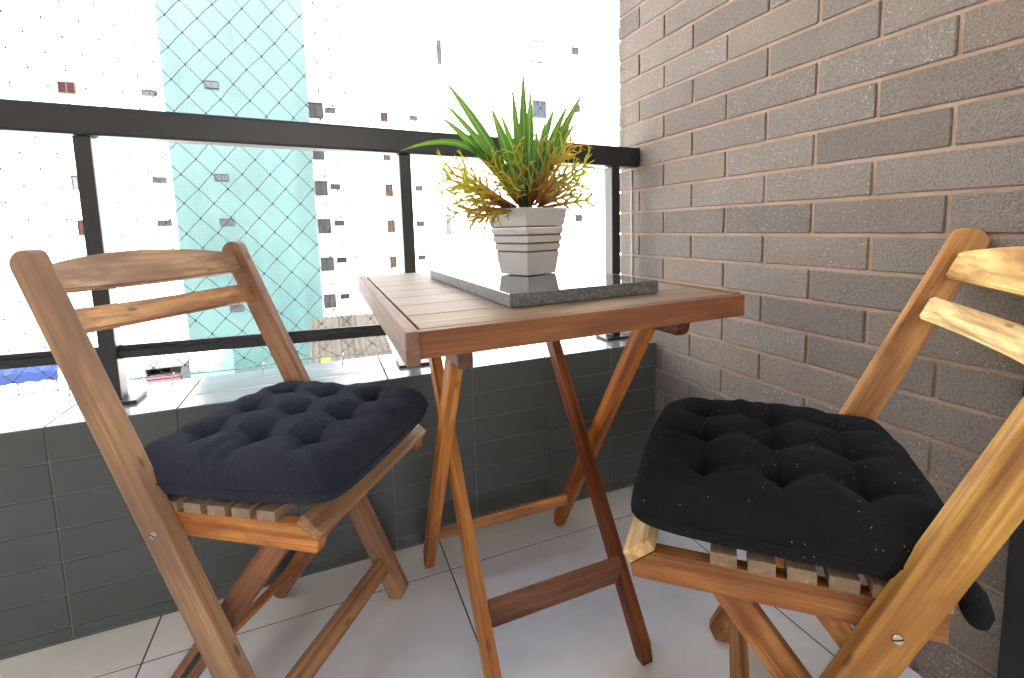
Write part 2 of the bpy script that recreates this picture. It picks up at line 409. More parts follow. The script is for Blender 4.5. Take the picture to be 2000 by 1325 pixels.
# ================================================================== RAILING
rail = empty('balcony_railing', (-.75, .115, ZL)); tag(rail, 'black metal railing with flat top rail standing on the tiled parapet', 'railing')
RL = Matrix.Translation((.75, -.115, -ZL))
def rail_z(x): return 1.0974 - .0203*x
L = 2.257; ang = math.atan(.0203)
bm_ = box_mesh('top_rail', (-L, -.026, -.0625), (0, .026, 0), .007, 3)
link('top_rail', bm_, METAL, rail, RL @ Matrix.Translation((-.0015, .112, rail_z(0))) @ Matrix.Rotation(ang, 4, 'Y'))
posts = [-.088, -.753, -1.426, -2.10]
for i, px in enumerate(posts):
    p = link('post', box_mesh('post', (px-.0155, .096, ZL+.0085), (px+.0155, .142, rail_z(px)-.0632), .0025), METAL, rail, RL)
    q = link('base_plate', box_mesh('base_plate', (px-.046, .082, ZL+.0006), (px+.046, .158, ZL+.0083), .002), METAL, p)
    a = px; b = posts[i+1] if i+1 < len(posts) else -2.2755
    def mz(x): return .5615 - .0165*x
    if i == 0:
        pass
    cyl_x0, cyl_x1 = b+.0162, a-.0162
    if True:
        bmx = bmesh.new(); bmesh.ops.create_cube(bmx, size=1)
        for v in bmx.verts: v.co = Vector((cyl_x0 + (v.co.x+.5)*(cyl_x1-cyl_x0), .119+v.co.y*.030, mz(cyl_x0 + (v.co.x+.5)*(cyl_x1-cyl_x0)) + v.co.z*.031))
        bmesh.ops.bevel(bmx, geom=[e for e in bmx.edges if abs((e.verts[0].co-e.verts[1].co).x) > .2], offset=.011, segments=4, affect='EDGES')
        link('lower_rail', from_bm(bmx, 'lower_rail'), METAL, rail, RL)

# ================================================================== SAFETY NET
net = empty('safety_net', (-1.0, .2, ZL)); tag(net, 'diamond mesh safety net of thin knotted cord stretched outside the railing', 'net')
NY = .2005; ax, bz = .0650, .0735; kx0, kz0 = -1.278, 1.371
NL = Matrix.Translation((1.0, -.2, -ZL))
def knot(i, j):                                    # i along x (half steps), j along z (half steps), i+j even
    x = kx0 + i*ax/2; z = kz0 - j*bz/2
    s = Vector((x*3.1, z*3.1, .3))
    sag = .006*math.sin((x+.4)*2.2)*math.sin(z*2.1)
    return Vector((x + noise.noise(s*4)*.0035, NY + noise.noise(s+Vector((5, 1, 0)))*.006, z + sag + noise.noise(s*4+Vector((0, 7, 0)))*.0035))
ZB, ZT, XL = .50, 2.45, -2.245
def inside(i, j):
    x = kx0+i*ax/2; z = kz0-j*bz/2; return XL < x < -.018 and ZB < z < ZT
lines = []; kn = []
for i in range(-52, 42):
    for j in range(-32, 26):
        if (i+j) % 2 or not inside(i, j): continue
        a = knot(i, j); kn.append(a)
        for di in (1, -1):
            b = knot(i+di, j+1)
            x2 = kx0+(i+di)*ax/2; z2 = kz0-(j+1)*bz/2
            if z2 <= ZB: b = Vector((b.x, NY, ZB-.004))
            if x2 >= -.018: b = Vector((-.012, NY, b.z))
            mid = (a+b)/2
            bow = .0035 if di < 0 else .0006
            lines.append([a, mid + Vector((bow*.5, 0, bow)), b])
cobj = tubes('cord', lines, .00085, CORD, net, 4); cobj.matrix_local = NL; cobj['kind'] = 'stuff'
bmk = bmesh.new()
for k in kn:
    bmesh.ops.create_icosphere(bmk, subdivisions=1, radius=.0027, matrix=Matrix.Translation(k) @ Matrix.Diagonal((.85, 1, 1.25, 1)))
ko = link('knots', from_bm(bmk, 'knots'), CORD, net, NL); ko['kind'] = 'stuff'
pts = [(x, NY+.002*math.sin(x*31), ZB-.004+.003*math.sin(x*17)) for x in [XL+.03*k for k in range(int((-.012-XL)/.03)+1)]]
ro = tubes('bottom_rope', [pts], .0022, ROPE, net, 6); ro.matrix_local = NL
pts = [(-.010+.003*math.sin(z*23), NY+.004*math.sin(z*37), z) for z in [ZB+.03*k for k in range(int((ZT-ZB)/.03)+1)]]
so_ = tubes('side_rope', [pts], .0020, ROPE, net, 6); so_.matrix_local = NL
for x in [-.14-.2*k for k in range(11)]:           # small hooks that hold the rope on the ledge
    h = tubes('hook', [[(x, NY, ZL+.0002), (x, NY, ZL+.02), (x+.002, NY-.003, ZL+.028), (x+.004, NY+.003, ZL+.034), (x+.004, NY+.006, ZL+.028)]], .0014, STEEL, net, 6); h.matrix_local = NL
for z in (.62, .90, 1.18, 1.37, 1.68, 2.0):
    h = tubes('hook', [[(.006, .182, z), (-.012, .183, z), (-.016, .190, z+.002), (-.012, .199, z+.003), (-.006, .200, z)]], .0013, STEEL, net, 6); h.matrix_local = NL
# thin pale conduit line running up the wall beside the railing post
wl = cyl('wall_cable', (-.0035, .132, ZL+.0005), (-.0035, .132, 1.0325), .0026, ROPE); tag(wl, 'thin pale cable running up the brick wall beside the railing end', 'cable')

# ================================================================== FOLDING TABLE
OR = (.36, .125, .032, .06); OR2 = (.27, .085, .024, .05); RED = (.15, .042, .018, .05); YEL = (.42, .19, .065, .25); GREY = (.33, .19, .10, .85)
tb = empty('folding_table', (-.655, -.39, 0)); tag(tb, 'wooden folding table with plank top and crossed legs carrying the plant', 'table')
def T(x, y, z): return Vector((x+.655, y+.39, z))
tilt = math.tan(R(.55))
def tz(x): return .7400 + (x+.895)*tilt            # the top stands slightly out of level
YB, YF, XLt, XRt = -.030, -.757, -.8790, -.4270
npl = 8; pwid = (YB-YF-.016)/npl
for k in range(npl):
    y0 = YF+.016+k*pwid; yc = y0+pwid/2
    cgrey = tuple(a_*k_ for a_, k_ in zip([(.44, .25, .10, .45), (.36, .21, .105, .8), (.33, .19, .10, .9), (.35, .2, .11, .85), (.31, .18, .1, .9), (.34, .2, .1, .85), (.32, .19, .1, .9), (.33, .19, .1, .9)][k], (.62, .62, .64, 1.0)))
    beam('plank', T(XLt, yc, tz(XLt)-.009), T(XRt, yc, tz(XRt)-.009), pwid-.0022, .018, (0, 1, 0), tb, cgrey, bev=.0012)
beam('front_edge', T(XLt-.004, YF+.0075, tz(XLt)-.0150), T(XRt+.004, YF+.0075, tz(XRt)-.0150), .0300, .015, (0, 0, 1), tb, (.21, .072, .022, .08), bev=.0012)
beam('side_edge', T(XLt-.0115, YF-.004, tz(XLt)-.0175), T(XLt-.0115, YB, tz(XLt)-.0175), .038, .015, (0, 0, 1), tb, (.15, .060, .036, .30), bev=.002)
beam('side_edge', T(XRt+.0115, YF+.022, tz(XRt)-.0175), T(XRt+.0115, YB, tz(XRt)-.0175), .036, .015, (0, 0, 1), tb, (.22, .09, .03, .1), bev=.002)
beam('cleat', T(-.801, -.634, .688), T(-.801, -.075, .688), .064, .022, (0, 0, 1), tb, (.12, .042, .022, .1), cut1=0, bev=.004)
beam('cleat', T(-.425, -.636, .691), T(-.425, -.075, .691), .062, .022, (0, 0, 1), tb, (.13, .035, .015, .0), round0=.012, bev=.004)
cL = WOOD
def tleg(x, y0, y1, z1, colr, cham):
    return beam('leg', T(x, y0, .0015), T(x, y1, z1), .034, .0235, (0, 1, 0), tb, colr, bev=.002)
def slant_leg(x, yf, yt, zt, colr, wd=.036, t=.0235):
    """leg with a foot cut level to the floor and a worn chamfer"""
    d = Vector((0, yt-yf, zt)); dn = d.normalized(); pr = Vector((0, dn.z, -dn.y)); h = wd/2
    sx = pr*h
    # level cut: corners where both edges meet z = .0015
    base = Vector((0, yf, .0012))
    e1 = base - sx; e2 = base + sx
    e1 = e1 + dn*((.0012-e1.z)/dn.z); e2 = e2 + dn*((.0012-e2.z)/dn.z)
    top = Vector((0, yt, zt))
    poly = [e1 + (e2-e1)*.0, e2, top+sx, top-sx]
    ch = .30 if yf < -.3 else -.30
    if ch > 0: poly = [e1+(e2-e1)*.45, e2, top+sx, top-sx, e1+dn*.045]
    else: poly = [e1, e2-(e2-e1)*.45, e2+dn*.045, top+sx, top-sx]
    pts = [((p-base).dot(dn), (p-base).dot(pr)) for p in poly]
    me = prism_mesh('leg', pts, t, .0018)
    zz = dn.cross(pr); m = Matrix((dn, pr, zz)).transposed().to_4x4(); m.translation = T(x, yf, .0012)
    return link('leg', me, WOOD, tb, m, colr)
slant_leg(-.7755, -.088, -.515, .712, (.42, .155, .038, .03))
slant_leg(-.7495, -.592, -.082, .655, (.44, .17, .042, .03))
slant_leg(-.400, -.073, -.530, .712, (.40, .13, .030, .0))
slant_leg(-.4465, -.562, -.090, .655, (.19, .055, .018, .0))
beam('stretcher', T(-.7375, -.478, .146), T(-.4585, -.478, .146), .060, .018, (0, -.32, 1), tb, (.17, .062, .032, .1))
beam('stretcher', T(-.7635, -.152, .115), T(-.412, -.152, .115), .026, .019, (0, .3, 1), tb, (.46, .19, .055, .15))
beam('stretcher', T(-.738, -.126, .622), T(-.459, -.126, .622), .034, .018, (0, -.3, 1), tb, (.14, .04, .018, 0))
for x, yy, zz in ((-.7885, -.405, .39), (-.3873, -.33, .39)):
    pass
for x, y, z in ((-.7885, -.335, .415), (-.7885, -.156, .118), (-.7885, -.142, .095)):
    cyl('screw', T(x+.0005, y, z), T(x-.0012, y, z), .0032, STEEL, tb, 10)
for x, y, z in ((-.4588, -.33, .385), (-.4588, -.42, .27), (-.4588, -.478, .165)):
    cyl('screw', T(x+.0005, y, z), T(x-.0012, y, z), .003, DARK, tb, 10)

# granite slab, pot, plant
gs_rot = R(1.0)
gr = link('granite_slab', box_mesh('granite_slab', (0, 0, 0), (.241, .474, .0185), .0012), GRANITE, None, Matrix.Translation((-.750, -.676, tz(-.75)+.0008)) @ Matrix.Rotation(-math.atan(tilt), 4, 'Y') @ Matrix.Rotation(gs_rot, 4, 'Z'))
tag(gr, 'polished dark granite slab lying under the plant pot', 'stone slab')
SZ = tz(-.63)+.0008+.0185
PC = Vector((-.624, -.437, SZ+.0012)); prot = math.atan2(.923, .386)
pot = empty('plant_pot', PC, prot); tag(pot, 'white square tapering pot with brown grooves on the granite slab', 'plant pot')
PH = .118; hb, ht = .036, .0525
def pot_ring(bm, z, ins=0.0):
    h = hb + (ht-hb)*z/PH - ins
    d = h*math.sqrt(2)
    return [bm.verts.new((d*math.cos(R(180+90*k)), d*math.sin(R(180+90*k)), z)) for k in range(4)]
def pot_part(name, z0, z1, mat, ins=0.0, cap=True, floor_=False):
    bm = bmesh.new(); a = pot_ring(bm, z0, ins); b = pot_ring(bm, z1, ins)
    for k in range(4): bm.faces.new((a[k], a[(k+1) % 4], b[(k+1) % 4], b[k]))
    bm.faces.new(a[::-1]); 
    if cap: bm.faces.new(b)
    bmesh.ops.recalc_face_normals(bm, faces=bm.faces)
    if mat is POT: bmesh.ops.bevel(bm, geom=bm.edges[:], offset=.0009, segments=2, affect='EDGES')
    return link(name, from_bm(bm, name), mat, pot)
zc = [0, .0405, .0560, .0710, .0865]
gv = .0032
segs = [(0, .0400), (.0432, .0545), (.0577, .0690), (.0722, .0835), (.0867, PH-.008)]
for a, b in segs: pot_part('band', a, b, POT)
for (a, b), (c, d) in zip(segs, segs[1:]): pot_part('groove', b+.0001, c-.0001, GROOVE, .0022)
# open rim with filler inside
bm = bmesh.new()
o0 = pot_ring(bm, PH-.0079); o1 = pot_ring(bm, PH); i1 = pot_ring(bm, PH, .006); i0 = pot_ring(bm, PH-.0079, .006)
for A, B in ((o0, o1), (o1, i1), (i1, i0)):
    for k in range(4): bm.faces.new((A[k], A[(k+1) % 4], B[(k+1) % 4], B[k]))
bmesh.ops.recalc_face_normals(bm, faces=bm.faces); link('rim', from_bm(bm, 'rim'), POT, pot)
bm = bmesh.new(); bmesh.ops.create_grid(bm, x_segments=10, y_segments=10, size=ht-.0075)
for v in bm.verts:
    v.co.z = PH-.0055+noise.noise(v.co*90)*.0022
bmesh.ops.rotate(bm, verts=bm.verts, matrix=Matrix.Rotation(R(45), 3, 'Z')); link('filler', from_bm(bm, 'filler'), SOIL, pot)

pl = empty('artificial_plant', (PC.x, PC.y, PC.z+PH-.004)); tag(pl, 'artificial plant with green sword leaves and yellow-red forked fronds in the white pot', 'plant')
vr = Vector((math.cos(YAW), -math.sin(YAW), 0)); vf = Vector((math.sin(YAW), math.cos(YAW), 0))   # right / away directions
P0 = Vector((PC.x, PC.y, PC.z+PH-.004))
def strip(name, pts, widths, mat, fold=.25, facing=None):
    """leaf along pts with half widths, slightly folded along the middle"""
    bm = bmesh.new(); uvl = bm.loops.layers.uv.new('uv'); rows = []; n = len(pts)
    for i, p in enumerate(pts):
        d = (pts[min(i+1, n-1)]-pts[max(i-1, 0)]).normalized()
        f = facing if facing is not None else Vector((0, -1, 0))
        s = d.cross(f)
        s = s.normalized() if s.length > 1e-4 else Vector((1, 0, 0))
        nn = s.cross(d).normalized(); wv = widths[i]
        rows.append((bm.verts.new(p-s*wv+nn*wv*fold), bm.verts.new(p), bm.verts.new(p+s*wv+nn*wv*fold), i/(n-1)))
    for a, b in zip(rows, rows[1:]):
        for k in (0, 1):
            fc = bm.faces.new((a[k], a[k+1], b[k+1], b[k])); fc.smooth = True
            for lp, (u, v_) in zip(fc.loops, ((k/2, a[3]), ((k+1)/2, a[3]), ((k+1)/2, b[3]), (k/2, b[3]))): lp[uvl].uv = (u, v_)
    return link(name, from_bm(bm, name), mat, pl)
# sword leaves: tip in photo pixels, depth offset (m) from the pot, half width, sag
def px2(px, py, dy): return on_y(px, py, PC.y+dy)-P0
blades = [(1022, 136, -.01, .0072, 0), (1000, 166, .02, .0062, 0), (1036, 175, -.02, .0072, 0), (868, 156, .03, .0070, .012), (862, 197, .01, .0068, .014),
          (858, 226, -.03, .0066, .016), (780, 281, -.02, .0048, .045), (1140, 180, .03, .0064, .012), (1112, 200, .06, .0060, .01), (958, 207, -.03, .0080, .004),
          (975, 215, .05, .0060, .004), (1084, 208, -.01, .0068, .008), (940, 250, .06, .0064, .01), (1066, 230, .06, .0066, .006), (1128, 235, -.02, .0054, .012), (925, 262, -.04, .0056, .012), (1010, 230, -.04, .0066, .0), (1050, 250, -.035, .0056, .002)]
for tx, ty, dy, hw, sag in blades:
    tip = px2(tx, ty, dy); base = Vector((rnd.uniform(-.008, .008), rnd.uniform(-.008, .008), .0))
    pts = []
    for i in range(11):
        t = i/10
        p = base.lerp(tip, t)
        p += Vector((0, 0, 1))*(sag*4*t*(1-t) + (.012 if sag > .03 else 0)*math.sin(t*math.pi*1.4))
        pts.append(p)
    wd = [hw*(.35+1.3*t if t < .5 else max(.02, 1.0*(1-((t-.5)/.5)**1.7))) for t in [i/10 for i in range(11)]]
    fc = (CAM-P0).normalized() + Vector((rnd.uniform(-.8, .8), rnd.uniform(-.3, .3), rnd.uniform(0, .5)))
    strip('sword_leaf', pts, [w_*1.22 for w_ in wd], BLADE, .45, fc)
def frond(base, tip, seed, hw=.0035, droop=.0):
    """flat antler-like frond: a stem with forking lobes, one mesh"""
    rr = random.Random(seed)
    bm = bmesh.new(); uvl = bm.loops.layers.uv.new('uv')
    d0 = (tip-base); Lf = d0.length; dn = d0.normalized()
    fc = ((CAM-P0).normalized() + Vector((rr.uniform(-.9, .9), rr.uniform(-.5, .5), rr.uniform(-.2, .9)))).normalized()
    side0 = dn.cross(fc).normalized()
    def rib(p, d, length, wd, t0, t1, depth):
        steps = 5; prev = None; q = p.copy(); dd = d.copy(); bend = rr.uniform(-.25, .25)
        side = dd.cross(fc).normalized()
        for i in range(steps+1):
            t = i/steps
            side = dd.cross(fc).normalized(); nn = side.cross(dd)
            ww = wd*(1-t*.88) if depth else wd*(.75+.35*math.sin(t*3.1))*(1-.75*t*t)
            tv = t0+(t1-t0)*t
            a = bm.verts.new(q-side*ww+nn*ww*.25); b = bm.verts.new(q+side*ww+nn*ww*.25)
            if prev:
                f = bm.faces.new((prev[0], prev[1], b, a)); f.smooth = True
                for lp, v_ in zip(f.loops, (prev[2], prev[2], tv, tv)): lp[uvl].uv = (.5, v_)
            prev = (a, b, tv)
            if depth < 2 and 0 < i < steps+ (0 if depth else 0) and (depth == 0 and i >= 2 or depth == 1 and i in (2, 4)):
                for sg in ((1, -1) if depth == 0 else (rr.choice((1, -1)),)):
                    if rr.random() < .93:
                        an = rr.uniform(.45, .85)*sg
                        nd = (dd*math.cos(an)+side*math.sin(an)+nn*rr.uniform(-.25, .25)).normalized()
                        rib(q.copy(), nd, length*(.42 if depth == 0 else .45)*rr.uniform(.75, 1.2)*(1-.35*t), wd*(.78 if depth == 0 else .7), tv, min(1, tv+.35), depth+1)
            dd = (dd + side*bend*.22 + Vector((0, 0, -droop))*.35).normalized()
            q = q + dd*(length/steps)
    rib(base, dn, Lf, hw, 0, .85, 0)
    return link('forked_frond', from_bm(bm, 'forked_frond'), FROND, pl)
tips = [(850, 325, -.03), (845, 350, .02), (862, 312, .0), (880, 372, -.05), (862, 395, -.02), (905, 415, -.05), (918, 425, -.06), (955, 410, -.07), (890, 340, -.06), (925, 360, -.07),
        (1165, 385, -.02), (1150, 300, .0), (1128, 262, .02), (1140, 345, -.04), (1110, 265, -.03), (1095, 250, .04), (1155, 320, .04), (1105, 330, -.07), (1070, 280, -.05), (1020, 300, -.075),
        (985, 320, -.08), (1045, 330, -.085), (960, 300, -.06), (1000, 355, -.08), (935, 310, -.02), (1125, 370, -.03), (1085, 300, -.06), (1062, 255, -.02), (940, 395, -.02), (905, 380, .03), (1120, 290, .05), (880, 330, .05), (1040, 300, .06), (975, 350, -.05), (1010, 270, -.05), (1090, 345, -.02), (900, 400, .0), (870, 360, .0), (1130, 310, -.02)]
for k, (tx, ty, dy) in enumerate(tips):
    tip = px2(tx, ty, dy); base = Vector((tip.x*.10, tip.y*.10, .002))
    mid = base.lerp(tip, .12)
    frond(mid, tip, 40+k, rnd.uniform(.0030, .0042), .10 if ty > 360 else .02)
for k in range(9):                                  # stems that bind the bunch at the base
    a = 2*math.pi*k/9; rr_ = .007
    pts = [Vector((rr_*.6*math.cos(a), rr_*.6*math.sin(a), -.006)), Vector((rr_*math.cos(a), rr_*math.sin(a), .03)), Vector((rr_*2.2*math.cos(a), rr_*2.2*math.sin(a), .07))]
    strip('stem', pts, [.0025, .0022, .0012], FROND, .8, Vector((math.cos(a), math.sin(a), .2)))

# ================================================================== FOLDING CHAIRS
H, LT, W = .828, .376, .388                          # stile height, slope run, spacing
def make_chair(x, y, th, label, uf, cs):
    ch = empty('folding_chair', (x, y, 0), th); tag(ch, label, 'chair', 'folding chairs at the table')
    near = cs['near']
    def st(k, v): return Vector((-LT*k, v, H*k))
    dn = Vector((-LT, 0, H)).normalized(); pr = Vector((dn.z, 0, -dn.x))
    for s in (-1, 1):
        v = s*W/2
        # stile with level foot and round top
        wd, t = .047, .025; h = wd/2
        pts = []
        e1 = Vector((0, 0, .0012))-pr*h; e1 = e1+dn*((.0012-e1.z)/dn.z); e2 = Vector((0, 0, .0012))+pr*h; e2 = e2+dn*((.0012-e2.z)/dn.z)
        b0 = Vector((0, 0, .0012)); Ls = (Vector((-LT, 0, H))-b0).length
        pts = [((e1-b0).dot(dn), -h)]
        f2 = (e2-b0).dot(dn)
        pts += [((e1-b0).dot(dn)*.45+f2*.55, -h+ (2*h)*.55), (f2+.026, h)]
        kk = 8; r_ = .017
        for i in range(kk+1):
            a = -math.pi/2 + math.pi*i/kk
            pts.append((Ls-r_+r_*math.cos(a), -h*math.sin(a)))
        me = prism_mesh('stile', pts[:3] + pts[3:], t, .003)
        zz = dn.cross(pr); m = Matrix((dn, pr, zz)).transposed().to_4x4(); m.translation = Vector((0, v, .0012))
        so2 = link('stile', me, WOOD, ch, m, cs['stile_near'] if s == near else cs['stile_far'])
        # pivot screw
        pk = st(.48, v); sg = s
        sc_ = cyl('screw', pk+Vector((0, sg*.012, 0)), pk+Vector((0, sg*.0150, 0)), .0062, STEEL, ch, 16, .0048)
        a_, b_ = pk+Vector((-.005, sg*.0152, .002)), pk+Vector((.005, sg*.0152, -.002))
        beam('screw_slot', a_, b_, .0014, .0006, (0, 0, 1), ch, (1, 1, 1, 1), bev=0, mat=DARK)
        # seat side rail, front end cut on a slope
        vi = s*(W/2-.0235)
        out = [(-.235, .384), (uf+.026, .379), (uf+.030, .396), (uf-.002, .421), (-.235, .421)]
        me = prism_mesh('seat_rail', [(a, b-.4) for a, b in out], .0205, .002)
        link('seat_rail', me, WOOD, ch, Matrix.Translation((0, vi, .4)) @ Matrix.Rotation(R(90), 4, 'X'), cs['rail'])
        # inner leg
        v2 = s*(W/2-.0455)
        p0, p1 = Vector((-.295, v2, .0012)), Vector((-.004, v2, .378))
        d2 = (p1-p0).normalized(); q2 = Vector((d2.z, 0, -d2.x)); h2 = .0185
        ee1 = p0-q2*h2; ee1 = ee1+d2*((.0012-ee1.z)/d2.z); ee2 = p0+q2*h2; ee2 = ee2+d2*((.0012-ee2.z)/d2.z)
        L2 = (p1-p0).length
        pts = [((ee1-p0).dot(d2)+.02, -h2), ((ee1-p0).dot(d2)*.4+(ee2-p0).dot(d2)*.6, h2*.2), ((ee2-p0).dot(d2), h2), (L2, h2), (L2, -h2)]
        me = prism_mesh('inner_leg', pts, .021, .002)
        z2 = d2.cross(q2); m = Matrix((d2, q2, z2)).transposed().to_4x4(); m.translation = p0
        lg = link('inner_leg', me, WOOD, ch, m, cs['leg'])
        sl = beam('slot', Vector((.10, 0, s*.0108)), Vector((.21, 0, s*.0108)), .009, .0008, (0, 1, 0), lg, (1, 1, 1, 1), .0045, .0045, 0, DARK)
    # seat slats
    n = 6; us = [-.222+.0435*i for i in range(n)]
    for i, u in enumerate(us):
        if u+.016 > uf-.008: continue
        beam('seat_slat', (u, -(W/2-.0125), .4295), (u, W/2-.0125, .4295), .0315, .0165, (1, 0, 0), ch, cs['slat'][i % len(cs['slat'])], bev=.0012)
    # sloping front board on the rail ends
    cdir = Vector((.032, 0, -.025)).normalized(); nrm = Vector((.025, 0, .032)).normalized()
    cpt = Vector((uf+.0125, 0, .410)) + nrm*.0098
    beam('front_board', cpt+Vector((0, -(W/2-.0115), 0)), cpt+Vector((0, W/2-.0115, 0)), .042, .0175, cdir, ch, cs['front'], bev=.003)
    # backrest: arched crest and lower slat, bowed backwards
    def back(name, k0, k1, arch, clr):
        nseg = 14; bm = bmesh.new(); rows = []
        half = W/2-.0123
        for i in range(nseg+1):
            t = -1+2*i/nseg; v = t*half; bow = .020*(1-t*t)
            lo = st(k0, v) - pr*bow + dn*(.004*(1-t*t)); hi = st(k1, v) - pr*bow + dn*(arch*(1-t*t))
            th_ = .0085
            rows.append([bm.verts.new(lo-pr*th_), bm.verts.new(lo+pr*th_), bm.verts.new(hi+pr*th_), bm.verts.new(hi-pr*th_)])
        for a, b in zip(rows, rows[1:]):
            for k in range(4): bm.faces.new((a[k], a[(k+1) % 4], b[(k+1) % 4], b[k]))
        bm.faces.new(rows[0][::-1]); bm.faces.new(rows[-1])
        bmesh.ops.recalc_face_normals(bm, faces=bm.faces)
        bmesh.ops.bevel(bm, geom=[e for e in bm.edges if e.calc_face_angle(0) > .7 and not e.is_boundary], offset=.003, segments=2, affect='EDGES')
        # local x along the slat so that the grain runs along it
        R90 = Matrix.Rotation(R(90), 4, 'Z')
        bmesh.ops.transform(bm, matrix=R90.inverted(), verts=bm.verts)
        o = link(name, from_bm(bm, name), WOOD, ch, R90, clr)
        for p in o.data.polygons: p.use_smooth = False
    back('crest_slat', .905+cs['dk'], .954+cs['dk'], .027, cs['crest'])
    back('back_slat', .822+cs['dk']*1.3, .866+cs['dk']*1.3, .004, cs['back'])
    # stretchers
    a = st(.098, 0)
    beam('stretcher', a+Vector((.0, -(W/2-.0127), 0)), a+Vector((.0, W/2-.0127, 0)), .038, .017, dn, ch, cs['str'], bev=.002)
    pb = Vector((-.295, 0, .0012)).lerp(Vector((-.004, 0, .378)), .24)
    beam('stretcher', pb+Vector((0, -(W/2-.0562), 0)), pb+Vector((0, W/2-.0562, 0)), .026, .016, (.6, 0, .8), ch, cs['str2'], bev=.002)
    return ch
PALE = (.30, .155, .085, .45)
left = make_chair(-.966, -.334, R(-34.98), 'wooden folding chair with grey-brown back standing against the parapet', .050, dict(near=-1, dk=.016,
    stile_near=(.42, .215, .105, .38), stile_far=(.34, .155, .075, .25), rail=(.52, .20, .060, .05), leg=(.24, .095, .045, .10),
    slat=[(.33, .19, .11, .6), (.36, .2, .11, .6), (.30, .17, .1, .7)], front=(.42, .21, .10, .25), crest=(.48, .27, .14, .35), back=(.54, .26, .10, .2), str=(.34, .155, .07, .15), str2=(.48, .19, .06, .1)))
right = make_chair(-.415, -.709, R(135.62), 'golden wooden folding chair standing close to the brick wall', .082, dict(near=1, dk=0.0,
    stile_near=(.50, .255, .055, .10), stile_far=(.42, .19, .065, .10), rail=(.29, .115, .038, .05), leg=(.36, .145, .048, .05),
    slat=[(.26, .15, .07, .5), (.3, .17, .08, .5), (.24, .13, .06, .5)], front=(.60, .36, .15, .25), crest=(.72, .45, .18, .05), back=(.80, .56, .28, .05), str=(.36, .15, .05, .1), str2=(.36, .13, .04, .1)))

